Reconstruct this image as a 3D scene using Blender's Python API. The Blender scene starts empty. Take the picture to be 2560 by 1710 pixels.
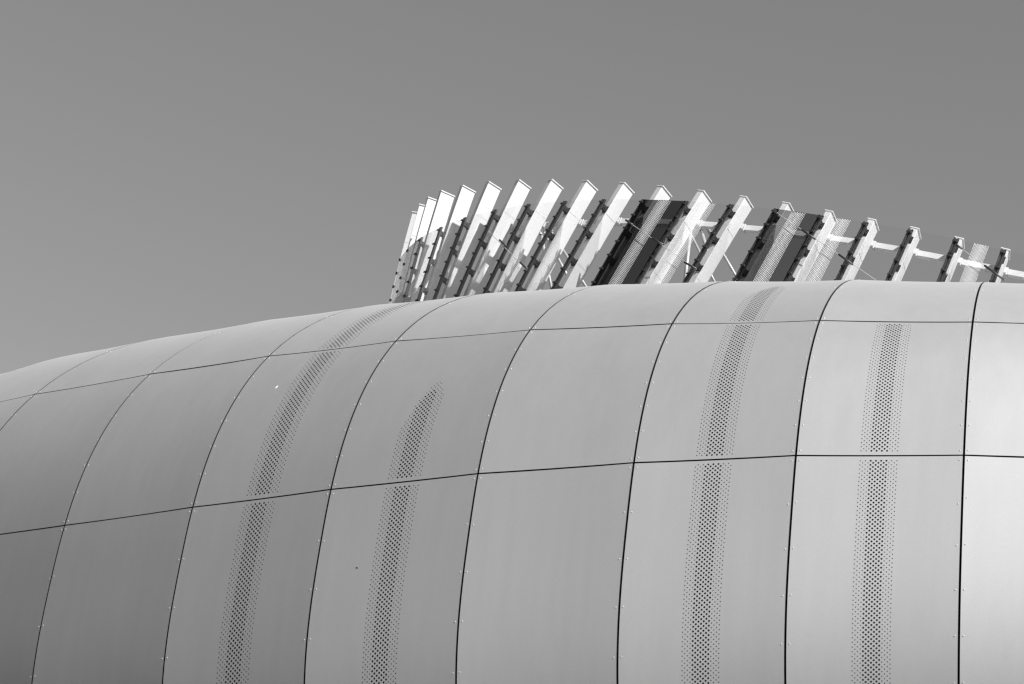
import bpy, bmesh, math, random
import numpy as np
from mathutils import Matrix, Vector

random.seed(7)
C = bpy.context.scene.collection

# ------------------------------------------------------------------ measured numbers (metres, camera at eye height)
FOCAL_PX, PITCH, ROLL = 6030.5, 0.39262, 0.10595
SEAM_X = [-7.8095, -6.6811, -5.3578, -3.9601, -2.6598, -1.4038, -0.1831, 1.0237, 2.209, 3.3915, 4.676]
SEAM_Y = [25.5837, 24.099, 22.6882, 21.3433, 20.1727, 19.1695, 18.3201, 17.6329, 17.0414, 16.5787, 16.14]
SEAM_TURN = [-1.0742, -0.9845, -0.896, -0.8092, -0.7249, -0.6415, -0.558, -0.4735, -0.3821, -0.284, -0.194]
PROFILE = dict(zc=5.9039, a=5.7733, b=3.6390, e=0.7763, tilt=0.0519)
TAU_UPPER, TAU_LOWER = 0.4622, 0.0745
RISE, RISE2, SWELL = 0.01027, 0.00602, -0.05661
SHIFT_LOWER = [-0.05, -0.05, -0.05, -0.035, 0.0087, 0.0011, -0.0007, 0.0009, 0.0038, 0.0056, 0.004, -0.0034, -0.0188, -0.0188, -0.0188]
SHIFT_UPPER = [-0.0013, -0.0013, -0.0013, -0.0013, -0.0018, -0.0016, -0.0005, 0.001, 0.0022, 0.0025, 0.0013, -0.0021, -0.0082, -0.0082, -0.0082]
FIN_FRAMES = [  # top of the outer face: position, tangent, inward and up directions
    (-2.6901, 52.0277, 24.3386, -0.3817, -0.9239, 0.0254, 0.9138, -0.3814, -0.1397, 0.1388, -0.0301, 0.9899),
    (-2.6411, 51.2798, 24.2144, -0.1895, -0.9818, -0.0118, 0.9713, -0.1857, -0.1488, 0.1439, -0.0396, 0.9888),
    (-2.4772, 50.4510, 24.0383, 0.0458, -0.9973, -0.0571, 0.9880, 0.0537, -0.1452, 0.1478, -0.0498, 0.9878),
    (-2.2716, 49.6186, 23.8431, 0.2544, -0.9623, -0.0964, 0.9543, 0.2659, -0.1362, 0.1567, -0.0574, 0.9860),
    (-1.9622, 48.6406, 23.5740, 0.3840, -0.9149, -0.1247, 0.9064, 0.3993, -0.1380, 0.1760, -0.0601, 0.9826),
    (-1.4755, 47.5394, 23.2252, 0.4557, -0.8768, -0.1538, 0.8640, 0.4772, -0.1606, 0.2142, -0.0597, 0.9750),
    (-0.9051, 46.7997, 23.0214, 0.4883, -0.8527, -0.1856, 0.8292, 0.5197, -0.2059, 0.2720, -0.0533, 0.9608),
    (-0.2604, 46.0905, 22.7967, 0.5192, -0.8271, -0.2154, 0.7914, 0.5604, -0.2443, 0.3228, -0.0437, 0.9455),
    (0.4225, 45.4269, 22.5625, 0.5512, -0.7982, -0.2430, 0.7510, 0.6015, -0.2725, 0.3637, -0.0323, 0.9310),
    (1.1400, 44.8093, 22.3199, 0.5855, -0.7655, -0.2666, 0.7101, 0.6430, -0.2869, 0.3911, -0.0213, 0.9201),
    (1.8802, 44.2230, 22.0720, 0.6202, -0.7297, -0.2878, 0.6688, 0.6836, -0.2921, 0.4099, -0.0113, 0.9121),
    (2.6334, 43.6856, 21.8223, 0.6560, -0.6890, -0.3081, 0.6243, 0.7247, -0.2915, 0.4241, -0.0012, 0.9056),
    (3.4155, 43.1824, 21.5654, 0.6941, -0.6425, -0.3247, 0.5765, 0.7662, -0.2839, 0.4312, 0.0099, 0.9022),
    (4.2262, 42.7173, 21.3016, 0.7360, -0.5894, -0.3331, 0.5259, 0.8076, -0.2670, 0.4263, 0.0213, 0.9043),
    (5.0256, 42.2727, 21.0422, 0.7802, -0.5294, -0.3332, 0.4713, 0.8477, -0.2433, 0.4112, 0.0328, 0.9109),
    (5.8231, 41.9153, 20.7871, 0.8201, -0.4697, -0.3270, 0.4171, 0.8817, -0.2204, 0.3918, 0.0443, 0.9190),
    (6.6055, 41.5720, 20.5372, 0.8589, -0.4058, -0.3124, 0.3611, 0.9125, -0.1924, 0.3631, 0.0525, 0.9303),
    (7.3817, 41.2458, 20.2899, 0.8899, -0.3437, -0.3000, 0.3063, 0.9375, -0.1653, 0.3380, 0.0552, 0.9395),
    (8.1798, 40.9596, 20.0378, 0.9153, -0.2829, -0.2868, 0.2531, 0.9577, -0.1368, 0.3134, 0.0526, 0.9482),
    (9.0025, 40.6925, 19.7791, 0.9354, -0.2256, -0.2722, 0.2035, 0.9732, -0.1074, 0.2892, 0.0450, 0.9562),
    (9.8251, 40.4253, 19.5205, 0.9518, -0.1677, -0.2567, 0.1527, 0.9852, -0.0774, 0.2659, 0.0345, 0.9634),
]
FIN_DEPTH, FIN_CURVE = 0.3504, 0.0247
CLAD_BASE, CLAD_METAL, CLAD_ROUGH = 0.84, 0.97, 0.53
BRACES = [  # label, upper end, lower end (picture coordinates used as bearings), distance, radius
    ('long bright grey tube sloping down right behind the two middle fins', (1378, 578), (1465, 717), 51.8, 0.030),
    ('grey tube sloping down right just left of the long bright tube', (1359, 578), (1424, 700), 51.8, 0.030),
    ('short steep grey tube in the gap left of the sloping pair of tubes', (1352, 578), (1378, 718), 51.8, 0.030),
    ('shaded upright grey tube left of the fin between the tube groups', (1728, 566), (1713, 695), 50.4, 0.036),
    ('bright grey tube sloping down right beyond the fin between the tube groups', (1768, 567), (1841, 692), 50.4, 0.030),
    ('short dark tube stub at the foot of the fin between the tube groups', (1722, 575), (1785, 702), 50.4, 0.026),
]
TIES = [
    ('tie cable stepping down left to right before the middle left fins, with two black sleeves', [(7.3, 1.46), (9.14, 2.44)], [((7.82, 1.70), (8.14, 1.86)), ((8.82, 2.26), (9.14, 2.42))]),
    ('tie cable crossing the darkest glass pane and ending left of the second dark pane', [(10.99, 1.10), (13.17, 2.015)], [((10.99, 1.10), (11.22, 1.20)), ((11.85, 1.455), (12.18, 1.58)), ((12.84, 1.90), (13.17, 2.012))]),
    ('tie cable crossing the second dark pane from its top left corner down to the right', [(14.02, 0.40), (16.8, 1.46)], [((14.03, 0.405), (14.2, 0.475)), ((14.84, 0.716), (15.21, 0.861)), ((15.83, 1.09), (16.21, 1.24))]),
    ('tie cable crossing the last dotted pane down to the rightmost fin', [(18.05, 0.312), (19.25, 0.80)], [((18.06, 0.318), (18.22, 0.372)), ((18.76, 0.603), (19.23, 0.797))]),
]
EXPOSURE = 1.0
FILM = (0.10, 0.40, 0.50)
AIR = 1.0, 0.3, 1.0
EYE = 1.6            # the photographer's eye above the plaza
SHELL_SCALE = 1.7    # size of the metal shell
SUN_SIDE, SUN_ELEV = math.radians(42), math.radians(37)

# ------------------------------------------------------------------ camera
cam_data = bpy.data.cameras.new('camera')
cam = bpy.data.objects.new('camera', cam_data)
C.objects.link(cam)
fwd = Vector((0, math.cos(PITCH), math.sin(PITCH)))
r0 = Vector((1, 0, 0))
u0 = Vector((0, -math.sin(PITCH), math.cos(PITCH)))
right = r0 * math.cos(ROLL) + u0 * math.sin(ROLL)
upv = u0 * math.cos(ROLL) - r0 * math.sin(ROLL)
m = Matrix((right, upv, -fwd)).transposed().to_4x4()
m.translation = (0, 0, EYE)
cam.matrix_world = m
cam_data.sensor_width = 36
cam_data.lens = FOCAL_PX * 36 / 2560
cam_data.clip_start, cam_data.clip_end = 0.1, 5000
bpy.context.scene.camera = cam

# ------------------------------------------------------------------ sky, sun, exposure
sun_dir = Vector((math.cos(SUN_ELEV) * math.sin(SUN_SIDE), -math.cos(SUN_ELEV) * math.cos(SUN_SIDE), math.sin(SUN_ELEV)))
world = bpy.data.worlds.new('World')
bpy.context.scene.world = world
world.use_nodes = True
wn, wl = world.node_tree.nodes, world.node_tree.links
wn.clear()
sky = wn.new('ShaderNodeTexSky')
sky.sky_type = 'NISHITA'
sky.sun_disc = False
sky.sun_elevation = SUN_ELEV
sky.sun_rotation = math.pi - SUN_SIDE
sky.altitude = 30
sky.air_density, sky.dust_density, sky.ozone_density = AIR
sep = wn.new('ShaderNodeSeparateColor')           # black and white film behind a yellow-orange filter
wl.new(sky.outputs[0], sep.inputs[0])
acc = None
for k, wgt in enumerate(FILM):
    mul = wn.new('ShaderNodeMath'); mul.operation = 'MULTIPLY'; mul.inputs[1].default_value = wgt
    wl.new(sep.outputs[k], mul.inputs[0])
    if acc is None:
        acc = mul
    else:
        add = wn.new('ShaderNodeMath'); add.operation = 'ADD'
        wl.new(acc.outputs[0], add.inputs[0]); wl.new(mul.outputs[0], add.inputs[1])
        acc = add
bg = wn.new('ShaderNodeBackground')
bg.inputs['Strength'].default_value = 0.05
wo = wn.new('ShaderNodeOutputWorld')
wl.new(acc.outputs[0], bg.inputs['Color']); wl.new(bg.outputs[0], wo.inputs[0])

sun_data = bpy.data.lights.new('sun', 'SUN')
sun_data.energy = 4.0
sun_data.angle = math.radians(0.5)
sun = bpy.data.objects.new('sun', sun_data)
sun.rotation_euler = (-sun_dir).to_track_quat('-Z', 'Y').to_euler()
C.objects.link(sun)
vs = bpy.context.scene.view_settings
vs.view_transform, vs.look, vs.exposure, vs.gamma, vs.use_curve_mapping = "Standard", "None", EXPOSURE, 1.0, False
bpy.context.scene.cycles.max_bounces = 8
bpy.context.scene.cycles.filter_width = 1.35
bpy.context.scene.cycles.transparent_max_bounces = 24

# ------------------------------------------------------------------ materials
def principled(name, base, rough, metal=0.0, spec=0.5):
    mt = bpy.data.materials.new(name); mt.use_nodes = True
    b = mt.node_tree.nodes['Principled BSDF']
    b.inputs['Base Color'].default_value = (base, base, base, 1)
    b.inputs['Roughness'].default_value = rough
    b.inputs['Metallic'].default_value = metal
    b.inputs['Specular IOR Level'].default_value = spec
    return mt, mt.node_tree, b

def grain(nt, sock, lo, hi, scale, stretch=(1, 1, 1), detail=4, coord='Object'):
    n, l = nt.nodes, nt.links
    tc = n.new('ShaderNodeTexCoord')
    mp = n.new('ShaderNodeMapping'); mp.inputs['Scale'].default_value = stretch
    nz = n.new('ShaderNodeTexNoise'); nz.inputs['Scale'].default_value = scale; nz.inputs['Detail'].default_value = detail
    mr = n.new('ShaderNodeMapRange'); mr.inputs['From Min'].default_value = 0.3; mr.inputs['From Max'].default_value = 0.7
    mr.inputs['To Min'].default_value = lo; mr.inputs['To Max'].default_value = hi
    l.new(tc.outputs[coord], mp.inputs[0]); l.new(mp.outputs[0], nz.inputs[0]); l.new(nz.outputs[0], mr.inputs[0])
    if sock is not None:
        l.new(mr.outputs[0], sock)
    return mr

# satin anodised aluminium: soft cloudy sheen, fine grain, rain streaks running down
cladding, nt, b = principled('satin_aluminium', 0.5, 0.42, CLAD_METAL, 0.5)
cloud = grain(nt, None, 0.985, 1.015, 0.5, (1, 1, 1), 3)
streak = grain(nt, None, 0.977, 1.011, 6.0, (1, 1, 0.06), 5)
speck = grain(nt, None, 0.97, 1.03, 70.0, (1, 1, 1), 2)
mm = nt.nodes.new('ShaderNodeMath'); mm.operation = 'MULTIPLY'
m2 = nt.nodes.new('ShaderNodeMath'); m2.operation = 'MULTIPLY'
m3 = nt.nodes.new('ShaderNodeMath'); m3.operation = 'MULTIPLY'; m3.inputs[1].default_value = CLAD_BASE
nt.links.new(cloud.outputs[0], mm.inputs[0]); nt.links.new(streak.outputs[0], mm.inputs[1])
nt.links.new(mm.outputs[0], m2.inputs[0]); nt.links.new(speck.outputs[0], m2.inputs[1])
oi = nt.nodes.new('ShaderNodeObjectInfo')          # sheets from different batches differ a little
mo = nt.nodes.new('ShaderNodeMapRange'); mo.inputs['To Min'].default_value = 0.97; mo.inputs['To Max'].default_value = 1.03
m4 = nt.nodes.new('ShaderNodeMath'); m4.operation = 'MULTIPLY'
nt.links.new(oi.outputs['Random'], mo.inputs[0]); nt.links.new(mo.outputs[0], m4.inputs[0]); nt.links.new(m2.outputs[0], m4.inputs[1])
nt.links.new(m4.outputs[0], m3.inputs[0]); nt.links.new(m3.outputs[0], b.inputs['Base Color'])
grain(nt, b.inputs['Roughness'], CLAD_ROUGH - 0.006, CLAD_ROUGH + 0.008, 1.3, (1, 1, 0.3), 3)

rivet_metal = principled('rivet_aluminium', 0.5, 0.62, 0.4)[0]
lining = principled('black_membrane_and_rims', 0.012, 0.9)[0]
white_paint, nt, b = principled('white_paint', 0.51, 0.5)
w1 = grain(nt, None, 0.485, 0.535, 1.2, (1, 1, 0.25), 4)
nt.links.new(w1.outputs[0], b.inputs['Base Color'])
galvanised, nt, b = principled('galvanised_steel', 0.42, 0.42, 0.2)
grain(nt, b.inputs['Base Color'], 0.36, 0.48, 9.0)
dark_metal, nt, b = principled('dark_aluminium', 0.055, 0.42, 0.1)
grain(nt, b.inputs['Base Color'], 0.024, 0.038, 14.0)
black_rubber = principled('black_clamp', 0.012, 0.55)[0]
frit = principled('white_enamel_dot', 0.82, 0.5)[0]
roof_felt, nt, b = principled('roof_felt', 0.06, 0.9)
grain(nt, b.inputs['Base Color'], 0.045, 0.075, 3.0)
paving, nt, b = principled('stone_paving', 0.12, 0.9)
grain(nt, b.inputs['Base Color'], 0.09, 0.15, 0.3)
concrete, nt, b = principled('grey_wall', 0.25, 0.8)
grain(nt, b.inputs['Base Color'], 0.2, 0.3, 0.8)

added_block_brick, nt, b = principled('added_block_brick', 0.05, 0.9)
grain(nt, b.inputs['Base Color'], 0.035, 0.06, 2.0)
added_block_window = principled('added_block_window', 0.02, 0.15)[0]

def glass(name, tint, gloss=0.06):
    mt = bpy.data.materials.new(name); mt.use_nodes = True
    n, l = mt.node_tree.nodes, mt.node_tree.links
    n.clear()
    tr = n.new('ShaderNodeBsdfTransparent'); tr.inputs[0].default_value = (tint, tint, tint, 1)
    gl = n.new('ShaderNodeBsdfGlossy'); gl.inputs['Roughness'].default_value = 0.03
    gl.inputs['Color'].default_value = (0.9, 0.9, 0.9, 1)
    lw = n.new('ShaderNodeLayerWeight'); lw.inputs['Blend'].default_value = 0.5
    pw = n.new('ShaderNodeMath'); pw.operation = 'POWER'; pw.inputs[1].default_value = 5
    ml = n.new('ShaderNodeMath'); ml.operation = 'MULTIPLY_ADD'; ml.inputs[1].default_value = 0.95; ml.inputs[2].default_value = gloss; ml.use_clamp = True
    l.new(lw.outputs['Facing'], pw.inputs[0]); l.new(pw.outputs[0], ml.inputs[0])
    mx = n.new('ShaderNodeMixShader'); o = n.new('ShaderNodeOutputMaterial')
    l.new(ml.outputs[0], mx.inputs[0]); l.new(tr.outputs[0], mx.inputs[1]); l.new(gl.outputs[0], mx.inputs[2]); l.new(mx.outputs[0], o.inputs[0])
    return mt
clear_glass = glass('clear_glass', 0.975, 0.03)      # each pane is crossed twice, front and back face
dark_glass = glass('dark_tinted_glass', 0.36, 0.015)
mid_glass = glass('mid_tinted_glass', 0.53, 0.02)
smoky_glass = glass('smoky_glass', 0.62, 0.02)
grey_glass = glass('grey_glass', 0.80, 0.03)

# ------------------------------------------------------------------ object helpers
def mesh_obj(name, verts, faces, mat, parent=None, smooth=False):
    me = bpy.data.meshes.new(name)
    me.from_pydata([tuple(v) for v in verts], [], faces)
    if mat: me.materials.append(mat)
    if smooth:
        me.polygons.foreach_set('use_smooth', [True] * len(me.polygons))
    me.update()
    o = bpy.data.objects.new(name, me); C.objects.link(o)
    if parent is not None:
        o.parent = parent
        o.matrix_parent_inverse = parent.matrix_world.inverted()
    return o

def thing(name, label, cat, mat=None, group=None):
    o = bpy.data.objects.new(name, None); C.objects.link(o)
    o.empty_display_size = 0.3
    if mat is not None: o.matrix_world = mat
    o['label'] = label; o['category'] = cat
    if group: o['group'] = group
    return o

class MB:
    """collects boxes and tubes in one mesh"""
    def __init__(s): s.v, s.f = [], []
    def box(s, c, ex, ey, ez, bev=0.0):
        c, ex, ey, ez = Vector(c), Vector(ex), Vector(ey), Vector(ez)
        k = len(s.v)
        if bev <= 0:
            for z in (-1, 1):
                for y in (-1, 1):
                    for x in (-1, 1):
                        s.v.append(c + ex * x + ey * y + ez * z)
            s.f += [tuple(k + i for i in q) for q in ((0, 2, 3, 1), (4, 5, 7, 6), (0, 1, 5, 4), (2, 6, 7, 3), (0, 4, 6, 2), (1, 3, 7, 5))]
        else:
            bx, by, bz = (1 - min(bev / max(e.length, 1e-6), 0.45) for e in (ex, ey, ez))
            bm = bmesh.new()
            pts = []
            for z in (-1, 1):
                for y in (-1, 1):
                    for x in (-1, 1):
                        pts += [(x * bx, y * by, z), (x * bx, y, z * bz), (x, y * by, z * bz)]
            for p in pts: bm.verts.new(c + ex * p[0] + ey * p[1] + ez * p[2])
            bmesh.ops.convex_hull(bm, input=bm.verts)
            bm.verts.index_update()
            s.v += [v.co.copy() for v in bm.verts]
            s.f += [tuple(k + v.index for v in f.verts) for f in bm.faces]
            bm.free()
        return s
    def tube(s, a, b, r, n=12, r2=None):
        a, b = Vector(a), Vector(b); d = (b - a).normalized()
        x = d.orthogonal().normalized(); y = d.cross(x)
        k = len(s.v); r2 = r if r2 is None else r2
        for p, rr in ((a, r), (b, r2)):
            for i in range(n):
                t = 2 * math.pi * i / n
                s.v.append(p + x * (rr * math.cos(t)) + y * (rr * math.sin(t)))
        s.f += [(k + i, k + (i + 1) % n, k + n + (i + 1) % n, k + n + i) for i in range(n)]
        s.f += [tuple(k + i for i in reversed(range(n))), tuple(k + n + i for i in range(n))]
        return s
    def build(s, name, mat, parent=None, smooth=False):
        o = mesh_obj(name, s.v, s.f, mat, parent)
        if smooth:
            for p in o.data.polygons: p.use_smooth = len(p.vertices) == 4
        return o

# ------------------------------------------------------------------ ground
def disc(name, r, z, mat):
    n = 64
    o = mesh_obj(name, [(r * math.cos(2 * math.pi * i / n), r * math.sin(2 * math.pi * i / n), z) for i in range(n)], [tuple(range(n))], mat)
    o['kind'] = 'structure'
    return o
disc('ground', 3000, 0.0, paving)

# ------------------------------------------------------------------ unseen dark block added at the left to hide sky from the metal's reflections
def block(label, x0, x1, y0, y1, h, face):
    t = thing('added_dark_block', label, 'building', Matrix.Translation(((x0 + x1) / 2, (y0 + y1) / 2, 0)), 'unseen blocks added to darken the reflections')
    bpy.context.view_layer.update()
    c = Vector(((x0 + x1) / 2, (y0 + y1) / 2, h / 2))
    MB().box(c, Vector(((x1 - x0) / 2, 0, 0)), Vector((0, (y1 - y0) / 2, 0)), Vector((0, 0, h / 2))).build('wall', added_block_brick, t)
    mb = MB()
    for k in range(int(h // 3.4)):
        z = 1.9 + 3.4 * k
        if face == 'x':
            n = int((y1 - y0) // 3.2)
            for q in range(n):
                mb.box((x1 + 0.02, y0 + (y1 - y0) * (q + 0.5) / n, z), Vector((0.03, 0, 0)), Vector((0, 1.1, 0)), Vector((0, 0, 0.95)))
        else:
            n = int((x1 - x0) // 3.2)
            for q in range(n):
                mb.box((x0 + (x1 - x0) * (q + 0.5) / n, y1 + 0.02, z), Vector((1.1, 0, 0)), Vector((0, 0.03, 0)), Vector((0, 0, 0.95)))
    w = mb.build('window', added_block_window, t)
    w['kind'] = 'stuff'
block('unseen dark block added beyond the left edge to darken the metal', -58, -31, 24, 96, 33, 'x')


# ------------------------------------------------------------------ the curved metal shell
FIRST, LAST = -4, 10                      # numbers of the upright joints that are built
def seam_plan(u):
    a = np.array([SEAM_X, SEAM_Y, SEAM_TURN])
    k = u + 2
    if k < 0: return a[:, 0] + (a[:, 0] - a[:, 1]) * (-k)
    n = a.shape[1] - 1
    if k > n: return a[:, n] + (a[:, n] - a[:, n - 1]) * (k - n)
    return a[:, k]
def seam_points(u, tau):
    """the shell's section curve at upright joint u, for the section angles tau"""
    x, y, ph = seam_plan(u)
    P = PROFILE
    tau = np.asarray(tau, float)
    k = u - FIRST                          # the joints do not run at quite the same section angle all the way round
    tau = tau + np.interp(tau, [-1.0, TAU_LOWER, TAU_UPPER, 1.2], [SHIFT_LOWER[k], SHIFT_LOWER[k], SHIFT_UPPER[k], 0])
    c = np.sign(np.cos(tau)) * np.abs(np.cos(tau)) ** P['e']; s = np.sign(np.sin(tau)) * np.abs(np.sin(tau)) ** P['e']
    o, z = P['a'] * (c - 1), P['b'] * s
    ct, st = math.cos(P['tilt']), math.sin(P['tilt'])
    o, z = o * ct - z * st, z * ct + o * st
    sc = 1 + SWELL * (u - 5)
    z = P['zc'] + z * sc + RISE * (u - 5) + RISE2 * (u - 5) ** 2
    o = o * sc
    out = np.stack([x + o * math.sin(ph), y - o * math.cos(ph), z], -1) * SHELL_SCALE
    out[:, 2] += EYE
    return out
TAUS = np.linspace(-1.25, 2.7, 1600)
SEAMS = {u: seam_points(u, TAUS) for u in range(FIRST, LAST + 1)}
ARC = {}
for j in range(FIRST, LAST):
    mid = (SEAMS[j] + SEAMS[j + 1]) / 2
    ARC[j] = np.r_[0, np.cumsum(np.linalg.norm(np.diff(mid, axis=0), axis=1))]
def arc_of(j, tau): return float(np.interp(tau, TAUS, ARC[j]))
def at(j, f, s):
    """point of panel column j: fraction f from its left joint, arc length s up the section (arrays)"""
    s = np.asarray(s, float); f = np.asarray(f, float)
    L = np.stack([np.interp(s, ARC[j], SEAMS[j][:, k]) for k in range(3)], -1)
    R = np.stack([np.interp(s, ARC[j], SEAMS[j + 1][:, k]) for k in range(3)], -1)
    return L + (R - L) * f[..., None]
def frame_at(j, f, s):
    e = 0.02
    p = at(j, np.array([f]), np.array([s]))[0]
    du = at(j, np.array([f + e]), np.array([s]))[0] - at(j, np.array([f - e]), np.array([s]))[0]
    dv = at(j, np.array([f]), np.array([s + e]))[0] - at(j, np.array([f]), np.array([s - e]))[0]
    du /= np.linalg.norm(du); dv /= np.linalg.norm(dv)
    n = np.cross(du, dv); n /= np.linalg.norm(n)
    return p, du, dv, n

building = thing('building', 'smooth rounded metal clad building with dark panel joints filling the lower half', 'building', Matrix.Translation((0, 30, 0)))
ROWS = [(-0.85, -0.42), (-0.42, TAU_LOWER), (TAU_LOWER, TAU_UPPER), (TAU_UPPER, 1.62), (1.62, 2.2)]
PITCH_F = 0.0156                            # spacing of the perforation columns, as a fraction of a panel's width
BANDS = {}                                  # (column, row) -> tip height tau or None
for row in (0, 1, 2, 3): BANDS[(2, row)] = None
for row in (0, 1): BANDS[(3, row)] = None
BANDS[(3, 2)] = 0.305
for row in (0, 1, 2): BANDS[(5, row)] = None
BANDS[(5, 3)] = 0.735
for row in (0, 1, 2): BANDS[(6, row)] = None
GAP_V, GAP_H = 0.0145, 0.0105                # half widths of the joints
HOLE_N = 8

def panel(j, row):
    t0, t1 = ROWS[row]
    rr = random.Random(j * 31 + row * 7)
    s0, s1 = arc_of(j, t0) + GAP_H, arc_of(j, t1) - GAP_H
    width = float(np.linalg.norm(at(j, np.array([1.0]), np.array([s0]))[0] - at(j, np.array([0.0]), np.array([s0]))[0]))
    g = GAP_V / width
    verts, faces = [], []
    band = (j, row) in BANDS
    # the panel sits a touch proud or shy of its neighbours and hangs very slightly hollow between its fixed edges
    off = rr.uniform(-0.0015, 0.0015); tilt = rr.uniform(-0.0015, 0.0015); belly = rr.uniform(-0.017, -0.009)
    def lift(f, s):
        a = (s - s0) / (s1 - s0)
        return off + tilt * (2 * f - 1) + belly * (1 - (2 * f - 1) ** 2)
    pts, idx = [], {}
    def V(f, s):
        key = (round(f, 6), round(s, 5))
        if key not in idx:
            idx[key] = len(pts); pts.append((f, s))
        return idx[key]
    if band:
        p = PITCH_F * width
        half = 0.875 * p
        n = int((s1 - s0 - 0.05) // half)
        lines = [s0 + 0.5 * ((s1 - s0) - n * half) + half * i for i in range(n + 1)]
        ss = [s0] + lines + [s1]
        fb = [0.390 + PITCH_F * (k - 0.5) for k in range(16)]
    else:
        nn = 36 if row in (1, 2, 3) else 14
        ss = list(np.linspace(s0, s1, nn + 1)); fb = []
    left = list(np.linspace(g, fb[0] if fb else 1 - g, 4 if fb else 7))
    right_ = list(np.linspace(fb[-1], 1 - g, 4)) if fb else []
    def strip(fs):
        for a, b in zip(fs[:-1], fs[1:]):
            for c, d in zip(ss[:-1], ss[1:]):
                faces.append((V(a, c), V(b, c), V(b, d), V(a, d)))
    strip(left)
    holes = []
    if band:
        strip(right_)
        tip = BANDS[(j, row)]
        tip_s = None if tip is None else arc_of(j, tip)
        for k in range(15):
            a, b = fb[k], fb[k + 1]; c = (a + b) / 2
            big = 4 <= k <= 10
            i = 0
            # first and last strips next to the panel's edges
            cells = []
            start = k % 2
            i0 = start
            while i0 + 2 <= len(lines) - 1:
                cells.append((i0, i0 + 2)); i0 += 2
            used_lo, used_hi = (cells[0][0], cells[-1][1])
            def quad(sa, sb, mid_lo=False, mid_hi=False):
                poly = [V(a, sa)] + ([V(c, sa)] if mid_lo else []) + [V(b, sa), V(b, sb)] + ([V(c, sb)] if mid_hi else []) + [V(a, sb)]
                faces.append(tuple(poly))
            quad(s0, lines[0], False, start == 0)
            if start: quad(lines[0], lines[1], False, True)
            for (ia, ib) in cells:
                sa, sm, sb = lines[ia], lines[ia + 1], lines[ib]
                if tip_s is None:
                    on, large = True, big
                else:
                    d = (tip_s - sm) / (2 * half)
                    need = 0.40 * abs(k - 9.6) ** 1.5 + 0.3
                    on = d > need
                    large = big and d > 2.6 + 0.42 * abs(k - 8.8) ** 1.5
                if not on:
                    faces.append((V(a, sa), V(c, sa), V(b, sa), V(b, sm), V(b, sb), V(c, sb), V(a, sb), V(a, sm)))
                    continue
                ring = [V(a, sa), V(c, sa), V(b, sa), V(b, sm), V(b, sb), V(c, sb), V(a, sb), V(a, sm)]
                rad = (0.405 if large else 0.235) * p
                hole = []
                for q in range(8):
                    ang = math.radians(-135 + 45 * q)
                    hole.append(V(c + rad * math.cos(ang) / width, sm + rad * math.sin(ang)))
                for q in range(8):
                    faces.append((ring[q], ring[(q + 1) % 8], hole[(q + 1) % 8], hole[q]))
                holes.append(hole)
            if used_hi < len(lines) - 1: quad(lines[used_hi], lines[used_hi + 1], True, False); quad(lines[-1], s1, False, False)
            else: quad(lines[-1], s1, True, False)
    F = np.array([q[0] for q in pts]); S_ = np.array([q[1] for q in pts])
    P = at(j, F, S_)
    e = 0.01
    du = at(j, np.full_like(F, 1.0), S_) - at(j, np.zeros_like(F), S_)
    dv = at(j, F, S_ + e) - at(j, F, S_ - e)
    N = np.cross(du, dv); N /= np.linalg.norm(N, axis=1)[:, None]
    P = P + N * np.array([lift(f, s) for f, s in pts])[:, None]
    verts = [Vector(x) for x in P]
    def back(keys, depth, closed):
        base = len(verts)
        for k_ in keys: verts.append(verts[k_].copy())
        for k_ in keys: verts.append(Vector(P[k_] - N[k_] * depth))
        n_ = len(keys)
        for q in range(n_ if closed else n_ - 1):
            r_ = (q + 1) % n_
            faces.append((base + q, base + n_ + q, base + n_ + r_, base + r_))
    n_face = len(faces)
    fs_all = sorted({q[0] for q in pts if abs(q[1] - s0) < 1e-6}); 
    lo = [V(f, s0) for f in fs_all]; hi = [V(f, s1) for f in sorted({q[0] for q in pts if abs(q[1] - s1) < 1e-6})]
    lf = [V(g, s) for s in ss]; rt = [V(1 - g, s) for s in ss]
    back(lo, 0.05, False); back(hi[::-1], 0.05, False); back(lf[::-1], 0.05, False); back(rt, 0.05, False)
    for h in holes: back(h[::-1], 0.006, True)
    o = mesh_obj('cladding_panel', verts, faces, cladding, building, True)
    o.data.materials.append(lining)
    o.data.polygons.foreach_set('material_index', [0] * n_face + [1] * (len(faces) - n_face))  # black edges as gaskets; hole rims blackened too, shade put into the colour
    if band: o['label'] = 'panel with a band of round perforations'
    # rivets along both upright edges, one low dome each
    if row in (1, 2, 3):
        rb, rf = [], []
        L = s1 - s0
        n = {1: 6, 2: 6, 3: 8}[row]
        fo = 0.052 / width
        for q in range(n + 1):
            s = s0 + 0.06 + (L - 0.12) * q / n
            for f in (fo, 1 - fo):
                c, eu, ev, en = frame_at(j, f, s)
                c = c + en * lift(f, s)
                k = len(rb)
                for (rad, h) in ((0.0105, -0.002), (0.009, 0.0035), (0.004, 0.006)):
                    for i in range(8):
                        a_ = math.pi * i / 4
                        rb.append(Vector(c + eu * rad * math.cos(a_) + ev * rad * math.sin(a_) + en * h))
                for lv in (0, 8):
                    for i in range(8):
                        rf.append((k + lv + i, k + lv + (i + 1) % 8, k + lv + 8 + (i + 1) % 8, k + lv + 8 + i))
                rf.append(tuple(k + 16 + i for i in range(8)))
        rv = mesh_obj('rivet_row', rb, rf, rivet_metal, o, True)
        rv['kind'] = 'stuff'
    return o

for j in range(FIRST, LAST):
    for row in range(len(ROWS)):
        panel(j, row)

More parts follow.
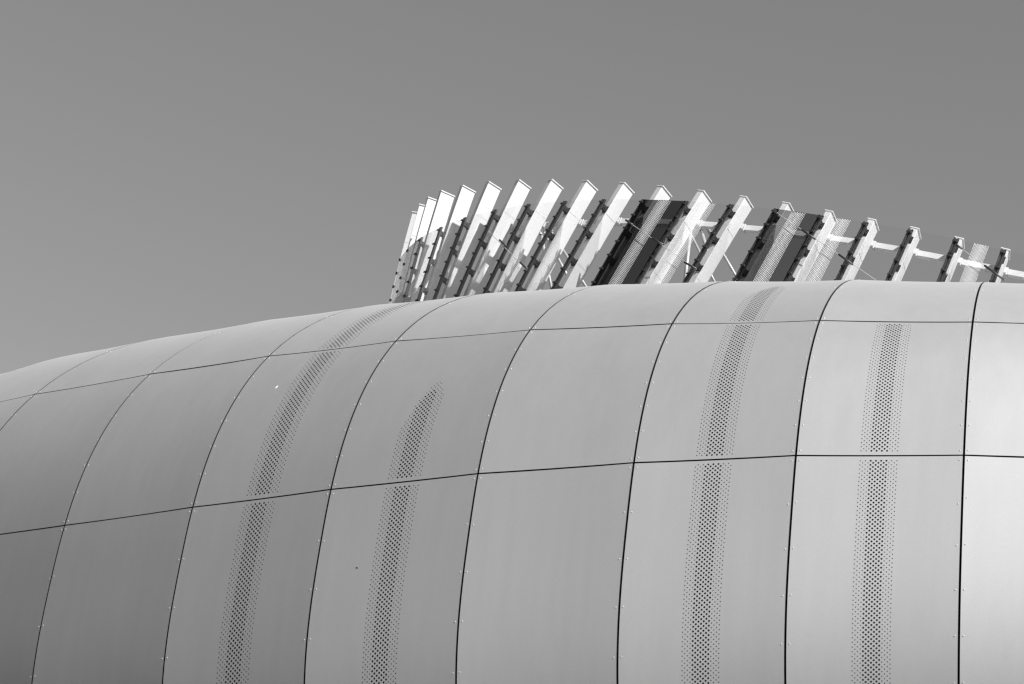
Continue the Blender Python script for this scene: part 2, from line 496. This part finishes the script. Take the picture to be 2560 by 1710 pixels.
# a bird dropping and a fly speck on the metal
def fleck(name, j, f, tau, rad_u, rad_v, lean, mat):
    s = arc_of(j, tau)
    c, eu, ev, en = frame_at(j, f, s)
    c = c - en * 0.008
    v, fc = [Vector(c + en * 0.006)], []
    for i in range(12):
        a = 2 * math.pi * i / 12
        r = 1 + 0.25 * math.sin(3 * a + 1)
        x, y = rad_u * r * math.cos(a), rad_v * r * math.sin(a)
        x, y = x * math.cos(lean) - y * math.sin(lean), x * math.sin(lean) + y * math.cos(lean)
        v.append(Vector(c + eu * x + ev * y - en * 0.004))
    fc = [(0, 1 + i, 1 + (i + 1) % 12) for i in range(12)]
    mesh_obj(name, v, fc, mat, building, True)
fleck('white_smear', 2, 0.28, 0.339, 0.010, 0.035, -0.5, frit)
fleck('dark_speck', 3, 0.28, -0.022, 0.028, 0.014, -0.4, black_rubber)

# black membrane a hand's breadth behind the panels, seen through joints and perforations
lv, lf = [], []
ts = np.linspace(-0.86, 2.2, 70)
cols = list(range(FIRST, LAST + 1))
for u in cols:
    a = seam_points(u, ts)
    d = np.gradient(a, axis=0)
    x, y, ph = seam_plan(u)
    tan = np.array([math.cos(ph), math.sin(ph), 0])
    n = np.cross(np.tile(tan, (len(ts), 1)), d); n /= np.linalg.norm(n, axis=1)[:, None]
    lv += [Vector(p) for p in a - n * 0.16]
for a in range(len(cols) - 1):
    for b_ in range(len(ts) - 1):
        k = a * len(ts) + b_
        lf.append((k, k + len(ts), k + len(ts) + 1, k + 1))
mesh_obj('inner_lining', lv, lf, lining, building, True)

# recessed wall below the shell and the flat roof behind it
wv, wf = [], []
for u in cols:
    p = seam_points(u, [-0.85])[0]
    wv += [Vector((p[0], p[1], 0)), Vector(p)]
for a in range(len(cols) - 1): wf.append((2 * a, 2 * a + 2, 2 * a + 3, 2 * a + 1))
mesh_obj('lower_wall', wv, wf, concrete, building)
rv_, rf_ = [], []
for u in cols:
    p = seam_points(u, [2.2])[0]
    x, y, ph = seam_plan(u)
    inn = Vector((-math.sin(ph), math.cos(ph), 0))
    p = Vector(p)
    q = Vector((40 + 1.2 * (u - 3), 75 - 1.0 * (u - 3), p.z))
    rv_ += [p, q]
for a in range(len(cols) - 1): rf_.append((2 * a, 2 * a + 2, 2 * a + 3, 2 * a + 1))
mesh_obj('roof_deck', rv_, rf_, roof_felt, building)

# ------------------------------------------------------------------ the ring of white fins
W, D = 0.18, FIN_DEPTH
LIP = 0.022          # how far the cap plate oversails the sides of the fin
FIN_LEN = 3.4
OUT = [0.08, 0.08, 0.09, 0.105, 0.125, 0.15, 0.175] + [0.175] * 14        # how far the glass stands off each fin
PANE_TOP = [1.40, 1.38, 1.35, 1.29, 1.20, 1.09, 0.98, 0.86, 0.75, 0.665, 0.575, 0.50, 0.427, 0.355, 0.30, 0.25, 0.205, 0.16, 0.13, 0.12, 0.11]
BEAM_AT = [1.75, 1.68, 1.60, 1.50, 1.38, 1.25, 1.13, 1.01, 0.90, 0.795, 0.685, 0.60, 0.525, 0.46, 0.40, 0.345, 0.305, 0.285, 0.262, 0.235, 0.21]
NF = len(FIN_FRAMES)

def fin_matrix(i):
    q = FIN_FRAMES[i]
    m = Matrix((q[3:6], q[6:9], q[9:12])).transposed().to_4x4()     # x along the ring, y inward, z up the fin
    m.translation = Vector(q[0:3]) + Vector((0, 0, EYE))
    return m
FM = [fin_matrix(i) for i in range(NF)]
def bend(s): return FIN_CURVE * s * s / 2
def P(i, s, inward=0.0, along=0.0):
    return FM[i] @ Vector((along, inward + bend(s), -s))
def ring_pt(u, s, inward=None):
    i = min(max(int(math.floor(u)), 0), NF - 2); f = u - i
    a = P(i, s, -OUT[i] if inward is None else inward); b = P(i + 1, s, -OUT[i + 1] if inward is None else inward)
    return a.lerp(b, f)

# shared meshes, in the fin's own axes (origin at the top of the outer face)
def blade_mesh():
    v, f = [], []
    S = [FIN_LEN * k / 12 for k in range(13)]
    b = 0.006; w, y0, y1 = W / 2 - LIP, 0.01, D - 0.008
    sec = [(-w + b, y0), (w - b, y0), (w, y0 + b), (w, y1 - b), (w - b, y1), (-w + b, y1), (-w, y1 - b), (-w, y0 + b)]
    for s in S:
        for x, y in sec: v.append(Vector((x, y + bend(s), -s)))
    for k in range(12):
        for i in range(8):
            a, c = k * 8 + i, k * 8 + (i + 1) % 8
            f.append((a, a + 8, c + 8, c))
    f.append(tuple(range(8))); f.append(tuple(12 * 8 + i for i in reversed(range(8))))
    me = bpy.data.meshes.new('blade'); me.from_pydata([tuple(p) for p in v], [], f); me.materials.append(white_paint); me.update()
    return me
def mesh_of(mb, name, mat):
    me = bpy.data.meshes.new(name); me.from_pydata([tuple(p) for p in mb.v], [], mb.f); me.materials.append(mat); me.update()
    return me
X, Y, Zv = Vector((1, 0, 0)), Vector((0, 1, 0)), Vector((0, 0, 1))
blade_me = blade_mesh()
cap_me = mesh_of(MB().box((0, D / 2, 0.0125), X * (W / 2), Y * (D / 2), Zv * 0.0125, 0.003), 'cap_plate', white_paint)
stub_me = mesh_of(MB().box((0.02, D + 0.06, 0), X * 0.085, Y * 0.079, Zv * 0.06, 0.004), 'beam_stub', white_paint)
splice_me = mesh_of(MB().box((W / 2 - LIP + 0.0015, D / 2, 0), Y * (D / 2 - 0.03), X * 0.0015, Zv * 0.004), 'splice_joint', galvanised)
clamp_me = mesh_of(MB().box((0, -0.017, 0), X * 0.054, Y * 0.010, Zv * 0.020, 0.005).tube((0, -0.026, 0), (0, -0.034, 0), 0.012, 8).box((0, 0.003, 0), X * 0.010, Y * 0.014, Zv * 0.014), 'clamp', black_rubber)
small_clamp_me = mesh_of(MB().box((0, -0.012, 0), X * 0.04, Y * 0.018, Zv * 0.024, 0.005), 'clamp', black_rubber)

def mullion_mesh(i, x0):
    mb = MB()
    top, end = PANE_TOP[i] - 0.02, FIN_LEN - 0.1
    n = 6
    for k in range(n):
        a, b = top + (end - top) * k / n, top + (end - top) * (k + 1) / n
        pa, pb = Vector((x0, -OUT[i] + 0.032 + bend(a), -a)), Vector((x0, -OUT[i] + 0.032 + bend(b), -b))
        d = pb - pa
        mb.box((pa + pb) / 2, X * 0.0185, Y * 0.021, d / 2 * 1.0005)
    return mb

fin_label = [
    'last white steel fin at the far left end of the ring, a thin sliver',
    'narrow white fin second from the left end, cap half hidden by the next fin',
    'white fin third from the left end with a band of shadow under its cap',
    'fourth white fin from the left end, overlapping the three narrower fins behind it',
    'lowest capped broad white fin standing fully clear of the overlapped fins at the left end',
    'sixth white fin from the left, open sky on both sides of its top',
    'seventh white fin from the left, sunlit cap end above a shadowed lower face',
    'eighth white fin from the left, reaching as high as the middle fins',
    'white fin with the highest cap of all, two fins left of the sloping tubes',
    'white fin with two sloping grey tubes crossing behind its foot',
    'white fin just left of the darkest glass pane, clear of the dark tint',
    'white fin seen through the darkest glass pane, only its capped top clear of the glass',
    'white fin just right of the darkest glass pane with a dotted strip beside it',
    'white fin between two groups of grey tubes, left of the second dark pane',
    'white fin seen through the right hand dark pane, only its cap above the glass',
    'white fin just right of the second dark pane with a broad dotted strip beside it',
    'white fin fifth from the right edge, crossed by a short black tie bar low down',
    'white fin with clear undotted glass on both sides, fourth from the right edge',
    'narrow white fin left of the last dotted strip, tie bar near its top',
    'rightmost white fin in the picture, a dark tie bar crossing its foot',
    'white fin just beyond the right edge of the picture',
]
for i in range(NF):
    base = FM[i] @ Matrix.Translation((0, bend(FIN_LEN), -FIN_LEN))
    t = thing('steel_fin', fin_label[i], 'fin', base, 'white steel fins of the roof ring')
    inv = base.inverted()
    def put(name, me, local, parent=t):
        o = bpy.data.objects.new(name, me); C.objects.link(o)
        o.parent = parent
        o.matrix_parent_inverse = parent.matrix_world.inverted()
        o.matrix_world = FM[i] @ local
        return o
    I4 = Matrix.Identity(4)
    put('blade', blade_me, I4)
    put('cap_plate', cap_me, I4)
    sb = BEAM_AT[i]
    put('beam_stub', stub_me, Matrix.Translation((0, bend(sb), -sb)))
    for s in (0.78, 2.02):
        put('splice_joint', splice_me, Matrix.Translation((0, bend(s), -s)))
    if i < 2: continue
    bpy.context.view_layer.update()
    for x0 in (-0.0325, 0.0325):
        if i < 4: break
        mb = mullion_mesh(i, x0)
        me = mesh_of(mb, 'glazing_rail', dark_metal)
        put('glazing_rail', me, I4)
    mb = MB()
    top, end = PANE_TOP[i] - 0.01, FIN_LEN - 0.1
    for k in range(6):
        a, b = top + (end - top) * k / 6, top + (end - top) * (k + 1) / 6
        pa, pb = Vector((0, -OUT[i] + 0.036 + bend(a), -a)), Vector((0, -OUT[i] + 0.036 + bend(b), -b))
        mb.box((pa + pb) / 2, X * 0.0135, Y * 0.010, (pb - pa) / 2)
    if i >= 4: put('gasket', mesh_of(mb, 'gasket', black_rubber), I4)
    s = PANE_TOP[i] + 0.065; k = 0
    while s < FIN_LEN - 0.3:
        put('clamp', clamp_me if i >= 4 else small_clamp_me, Matrix.Translation((0, -OUT[i] + bend(s), -s)))
        if k % 2 == 0 and i >= 4:
            mb = MB()
            y0, y1 = -OUT[i] + 0.055, 0.01
            for xx in (-0.034, 0.034):
                mb.box((xx, (y0 + y1) / 2, 0), X * 0.006, Y * ((y1 - y0) / 2), Zv * 0.050)
            mb.box((0, y1 - 0.006, 0), X * 0.062, Y * 0.0055, Zv * 0.075)
            mb.tube((-0.055, (y0 + y1) / 2, 0), (0.055, (y0 + y1) / 2, 0), 0.013, 8)
            put('bracket', mesh_of(mb, 'bracket', black_rubber), Matrix.Translation((0, bend(s + 0.05), -(s + 0.05))))
        s += 0.335; k += 1

# ------------------------------------------------------------------ glass panes between the fins
DOTTED = {4: 0.5, 5: 0.5, 6: 0.5, 7: 0.5, 8: 0.52, 9: 0.52, 11: 0.525, 12: 0.53, 14: 0.525, 15: 0.53, 18: 0.54}
TINT = {0: grey_glass, 1: grey_glass, 2: clear_glass, 3: smoky_glass, 11: dark_glass, 14: mid_glass}
pane_word = {
    2: 'narrow clear glass pane seen almost edge on at the far left end of the ring', 3: 'smoky dark glass pane with a slanting top edge at the left end of the ring',
    4: 'clear dotted glass pane before the lowest broad fins at left', 5: 'clear dotted glass pane with a bright edge before the sixth fin',
    6: 'clear dotted pane before the shadowed eighth fin', 7: 'faintly dotted clear pane on the left slope of the ring',
    8: 'dotted clear pane over the tallest middle fin', 9: 'dotted clear pane over the fin with sloping tubes behind its foot',
    10: 'clear undotted pane just left of the darkest pane', 11: 'darkest tinted glass pane with a sloping strip of white dots',
    12: 'clear pane right of the darkest one with a narrow dotted strip', 13: 'clear undotted pane between the two groups of tubes and the second dark pane',
    14: 'second dark tinted pane with a broad strip of white dots', 15: 'clear pane with a broad dotted strip right of the second dark pane',
    16: 'clear undotted pane right of the fin with a broad dotted strip', 17: 'clear undotted pane left of the last dotted one',
    18: 'clear pane near the right edge with the last strip of white dots', 19: 'clear pane cut by the right edge of the picture'}
for i in range(2, NF - 1):
    t = thing('glass_pane', pane_word[i], 'glass pane', Matrix.Translation(ring_pt(i + 0.5, FIN_LEN - 0.1)), 'glass panes of the roof ring')
    ga = 0.018 / (P(i, 1) - P(i + 1, 1)).length
    n = 10
    v, f = [], []
    top0, top1 = PANE_TOP[i], PANE_TOP[i + 1]
    def gp(uu, w, dep=0.0):
        top = top0 + (top1 - top0) * uu
        s = top + (FIN_LEN - 0.12 - top) * w
        return ring_pt(i + uu, s) + (P(i, 1, 0) - P(i, 1, 1)).normalized() * dep
    th = 0.006
    for w in range(n + 1):
        for uu, d in ((ga, th), (1 - ga, th), (1 - ga, -th), (ga, -th)):
            v.append(gp(uu, w / n, d))
    for w in range(n):
        for q in range(4):
            a, b_ = w * 4 + q, w * 4 + (q + 1) % 4
            f.append((a, a + 4, b_ + 4, b_))
    f.append((0, 1, 2, 3)); f.append((n * 4 + 3, n * 4 + 2, n * 4 + 1, n * 4))
    bpy.context.view_layer.update()
    mesh_obj('pane', v, f, TINT.get(i, clear_glass), t)
    if i in DOTTED:
        dv, df = [], []
        wid = (P(i, 1) - P(i + 1, 1)).length
        outn = (P(i, 1, 0) - P(i, 1, 1)).normalized()
        ncol = 11; cp = 0.29 / (ncol - 1)
        rows_h = 0.030
        S = FIN_LEN - 0.12
        for k in range(ncol):
            uu = DOTTED[i] + cp * (k - (ncol - 1) / 2)
            top = top0 + (top1 - top0) * uu
            s = top + 0.02 + (rows_h / 2 if k % 2 else 0)
            while s < S - 0.6:
                c = ring_pt(i + uu, s) + outn * (th + 0.0012)
                ex = (P(i + 1, s) - P(i, s)).normalized(); ey = outn.cross(ex).normalized()
                edge = abs(k - (ncol - 1) / 2) / ((ncol - 1) / 2)
                rad = 0.0100 - 0.0026 * edge
                q = len(dv)
                for a in range(6):
                    an = math.pi * a / 3
                    dv.append(c + ex * rad * math.cos(an) + ey * rad * math.sin(an))
                df.append(tuple(q + a for a in range(6)))
                s += rows_h
        d = mesh_obj('dot_band', dv, df, frit, t)
        d['kind'] = 'stuff'

# ------------------------------------------------------------------ ring beam on the inner side of the fins
beam = thing('ring_beam', 'white box beam curving behind the fins with bolted end plates', 'beam', Matrix.Translation(P(10, BEAM_AT[10], D + 0.07)))
bpy.context.view_layer.update()
for i in range(NF - 1):
    a, b = P(i, BEAM_AT[i], D + 0.075, 0.105), P(i + 1, BEAM_AT[i + 1], D + 0.075, -0.068)
    d = (b - a).normalized(); up = (FM[i].to_3x3() @ Zv); up = (up - d * up.dot(d)).normalized(); y = up.cross(d)
    a2 = a + d * 0.022
    MB().box((a2 + b) / 2, (b - a2) / 2, y * 0.05, up * 0.062, 0.004).build('beam_segment', white_paint, beam)
    MB().box(a + d * 0.010, d * 0.010, y * 0.062, up * 0.082, 0.003).build('end_plate', white_paint, beam)

# ------------------------------------------------------------------ tubular braces behind the ring
def unproject(px, py, dist):
    v = fwd + right * ((px - 1280) / FOCAL_PX) - upv * ((py - 855) / FOCAL_PX)
    return v * (dist / v.dot(fwd)) + Vector((0, 0, EYE))
def brace(label, a, b, ra, head=True, ext=0.5):
    a, b = Vector(a), Vector(b)
    b = b + (b - a).normalized() * ext
    t = thing('brace_tube', label, 'brace', Matrix.Translation(b), 'tubular braces behind the glass ring')
    bpy.context.view_layer.update()
    d = (b - a).normalized()
    MB().tube(a + d * 0.12, b, ra, 20).build('tube', galvanised, t, True)
    if head:
        MB().tube(a, a + d * 0.12, ra * 0.45, 14, ra).build('tapered_end', galvanised, t, True)
        x = d.orthogonal().normalized()
        MB().box(a - d * 0.03, d * 0.055, x * 0.012, d.cross(x) * 0.035).build('fork_plate', galvanised, t)
BR = BRACES
for lab, p, q, dist, ra in BR:
    brace(lab, unproject(*p, dist), unproject(*q, dist - 0.6), ra)
# adjustable rods with turnbuckles hanging under the beam
def turnbuckle(label, p, q, dist):
    a, b = unproject(*p, dist), unproject(*q, dist - 0.2)
    d = (b - a).normalized(); L = (b - a).length
    t = thing('turnbuckle_rod', label, 'rod', Matrix.Translation(b), 'adjustable rods under the ring beam')
    bpy.context.view_layer.update()
    MB().tube(a, a + d * L * 0.45, 0.016, 10).build('rod', galvanised, t, True)
    MB().tube(a + d * L * 0.45, b + d * 0.5, 0.036, 14).build('sleeve', galvanised, t, True)
    MB().tube(a + d * L * 0.22, a + d * L * 0.27, 0.032, 6).build('lock_nut', dark_metal, t)
turnbuckle('thin grey adjustable rod under the beam left of the sloping tube pair', (1349, 574), (1361, 628), 51.6)
turnbuckle('thin grey adjustable rod under the beam right of the upright grey tube', (1750, 565), (1763, 610), 50.4)
turnbuckle('stubby grey adjustable rod under the beam, just right of the longer one', (1766, 566), (1779, 592), 50.5)

# ------------------------------------------------------------------ tie cables outside the glass
def tie(label, pts, bars, k):
    t = thing('tie_cable', label, 'cable', Matrix.Translation(ring_pt(*pts[0], -0.26)), 'tie cables across the glass ring')
    bpy.context.view_layer.update()
    mb = MB()
    for (u0_, s0_), (u1_, s1_) in zip(pts[:-1], pts[1:]):
        n = max(1, int(round(abs(u1_ - u0_) * 4)))
        q = [ring_pt(u0_ + (u1_ - u0_) * a / n, s0_ + (s1_ - s0_) * a / n, -0.265) for a in range(n + 1)]
        for a, b in zip(q[:-1], q[1:]): mb.tube(a, b, 0.0065, 8)
    mb.build('cable', galvanised, t)
    for (ua, sa), (ub, sb) in bars:
        MB().tube(ring_pt(ua, sa, -0.265), ring_pt(ub, sb, -0.265), 0.021, 10).build('sleeve', dark_metal, t, True)
for k, (lab, pts, bars) in enumerate(TIES):
    tie(lab, pts, bars, k)

# ------------------------------------------------------------------ kerb that carries the ring, hidden behind the shell
kv, kf = [], []
for i in range(NF):
    a, b = P(i, FIN_LEN - 0.15, -0.32), P(i, FIN_LEN - 0.15, D + 0.35)
    kv += [Vector((a.x, a.y, 12.0)), a, b, Vector((b.x, b.y, 12.0))]
for i in range(NF - 1):
    for q in range(3): kf.append((4 * i + q, 4 * i + 4 + q, 4 * i + 5 + q, 4 * i + 1 + q))
kerb = mesh_obj('roof_kerb_wall', kv, kf, roof_felt)
kerb['kind'] = 'structure'
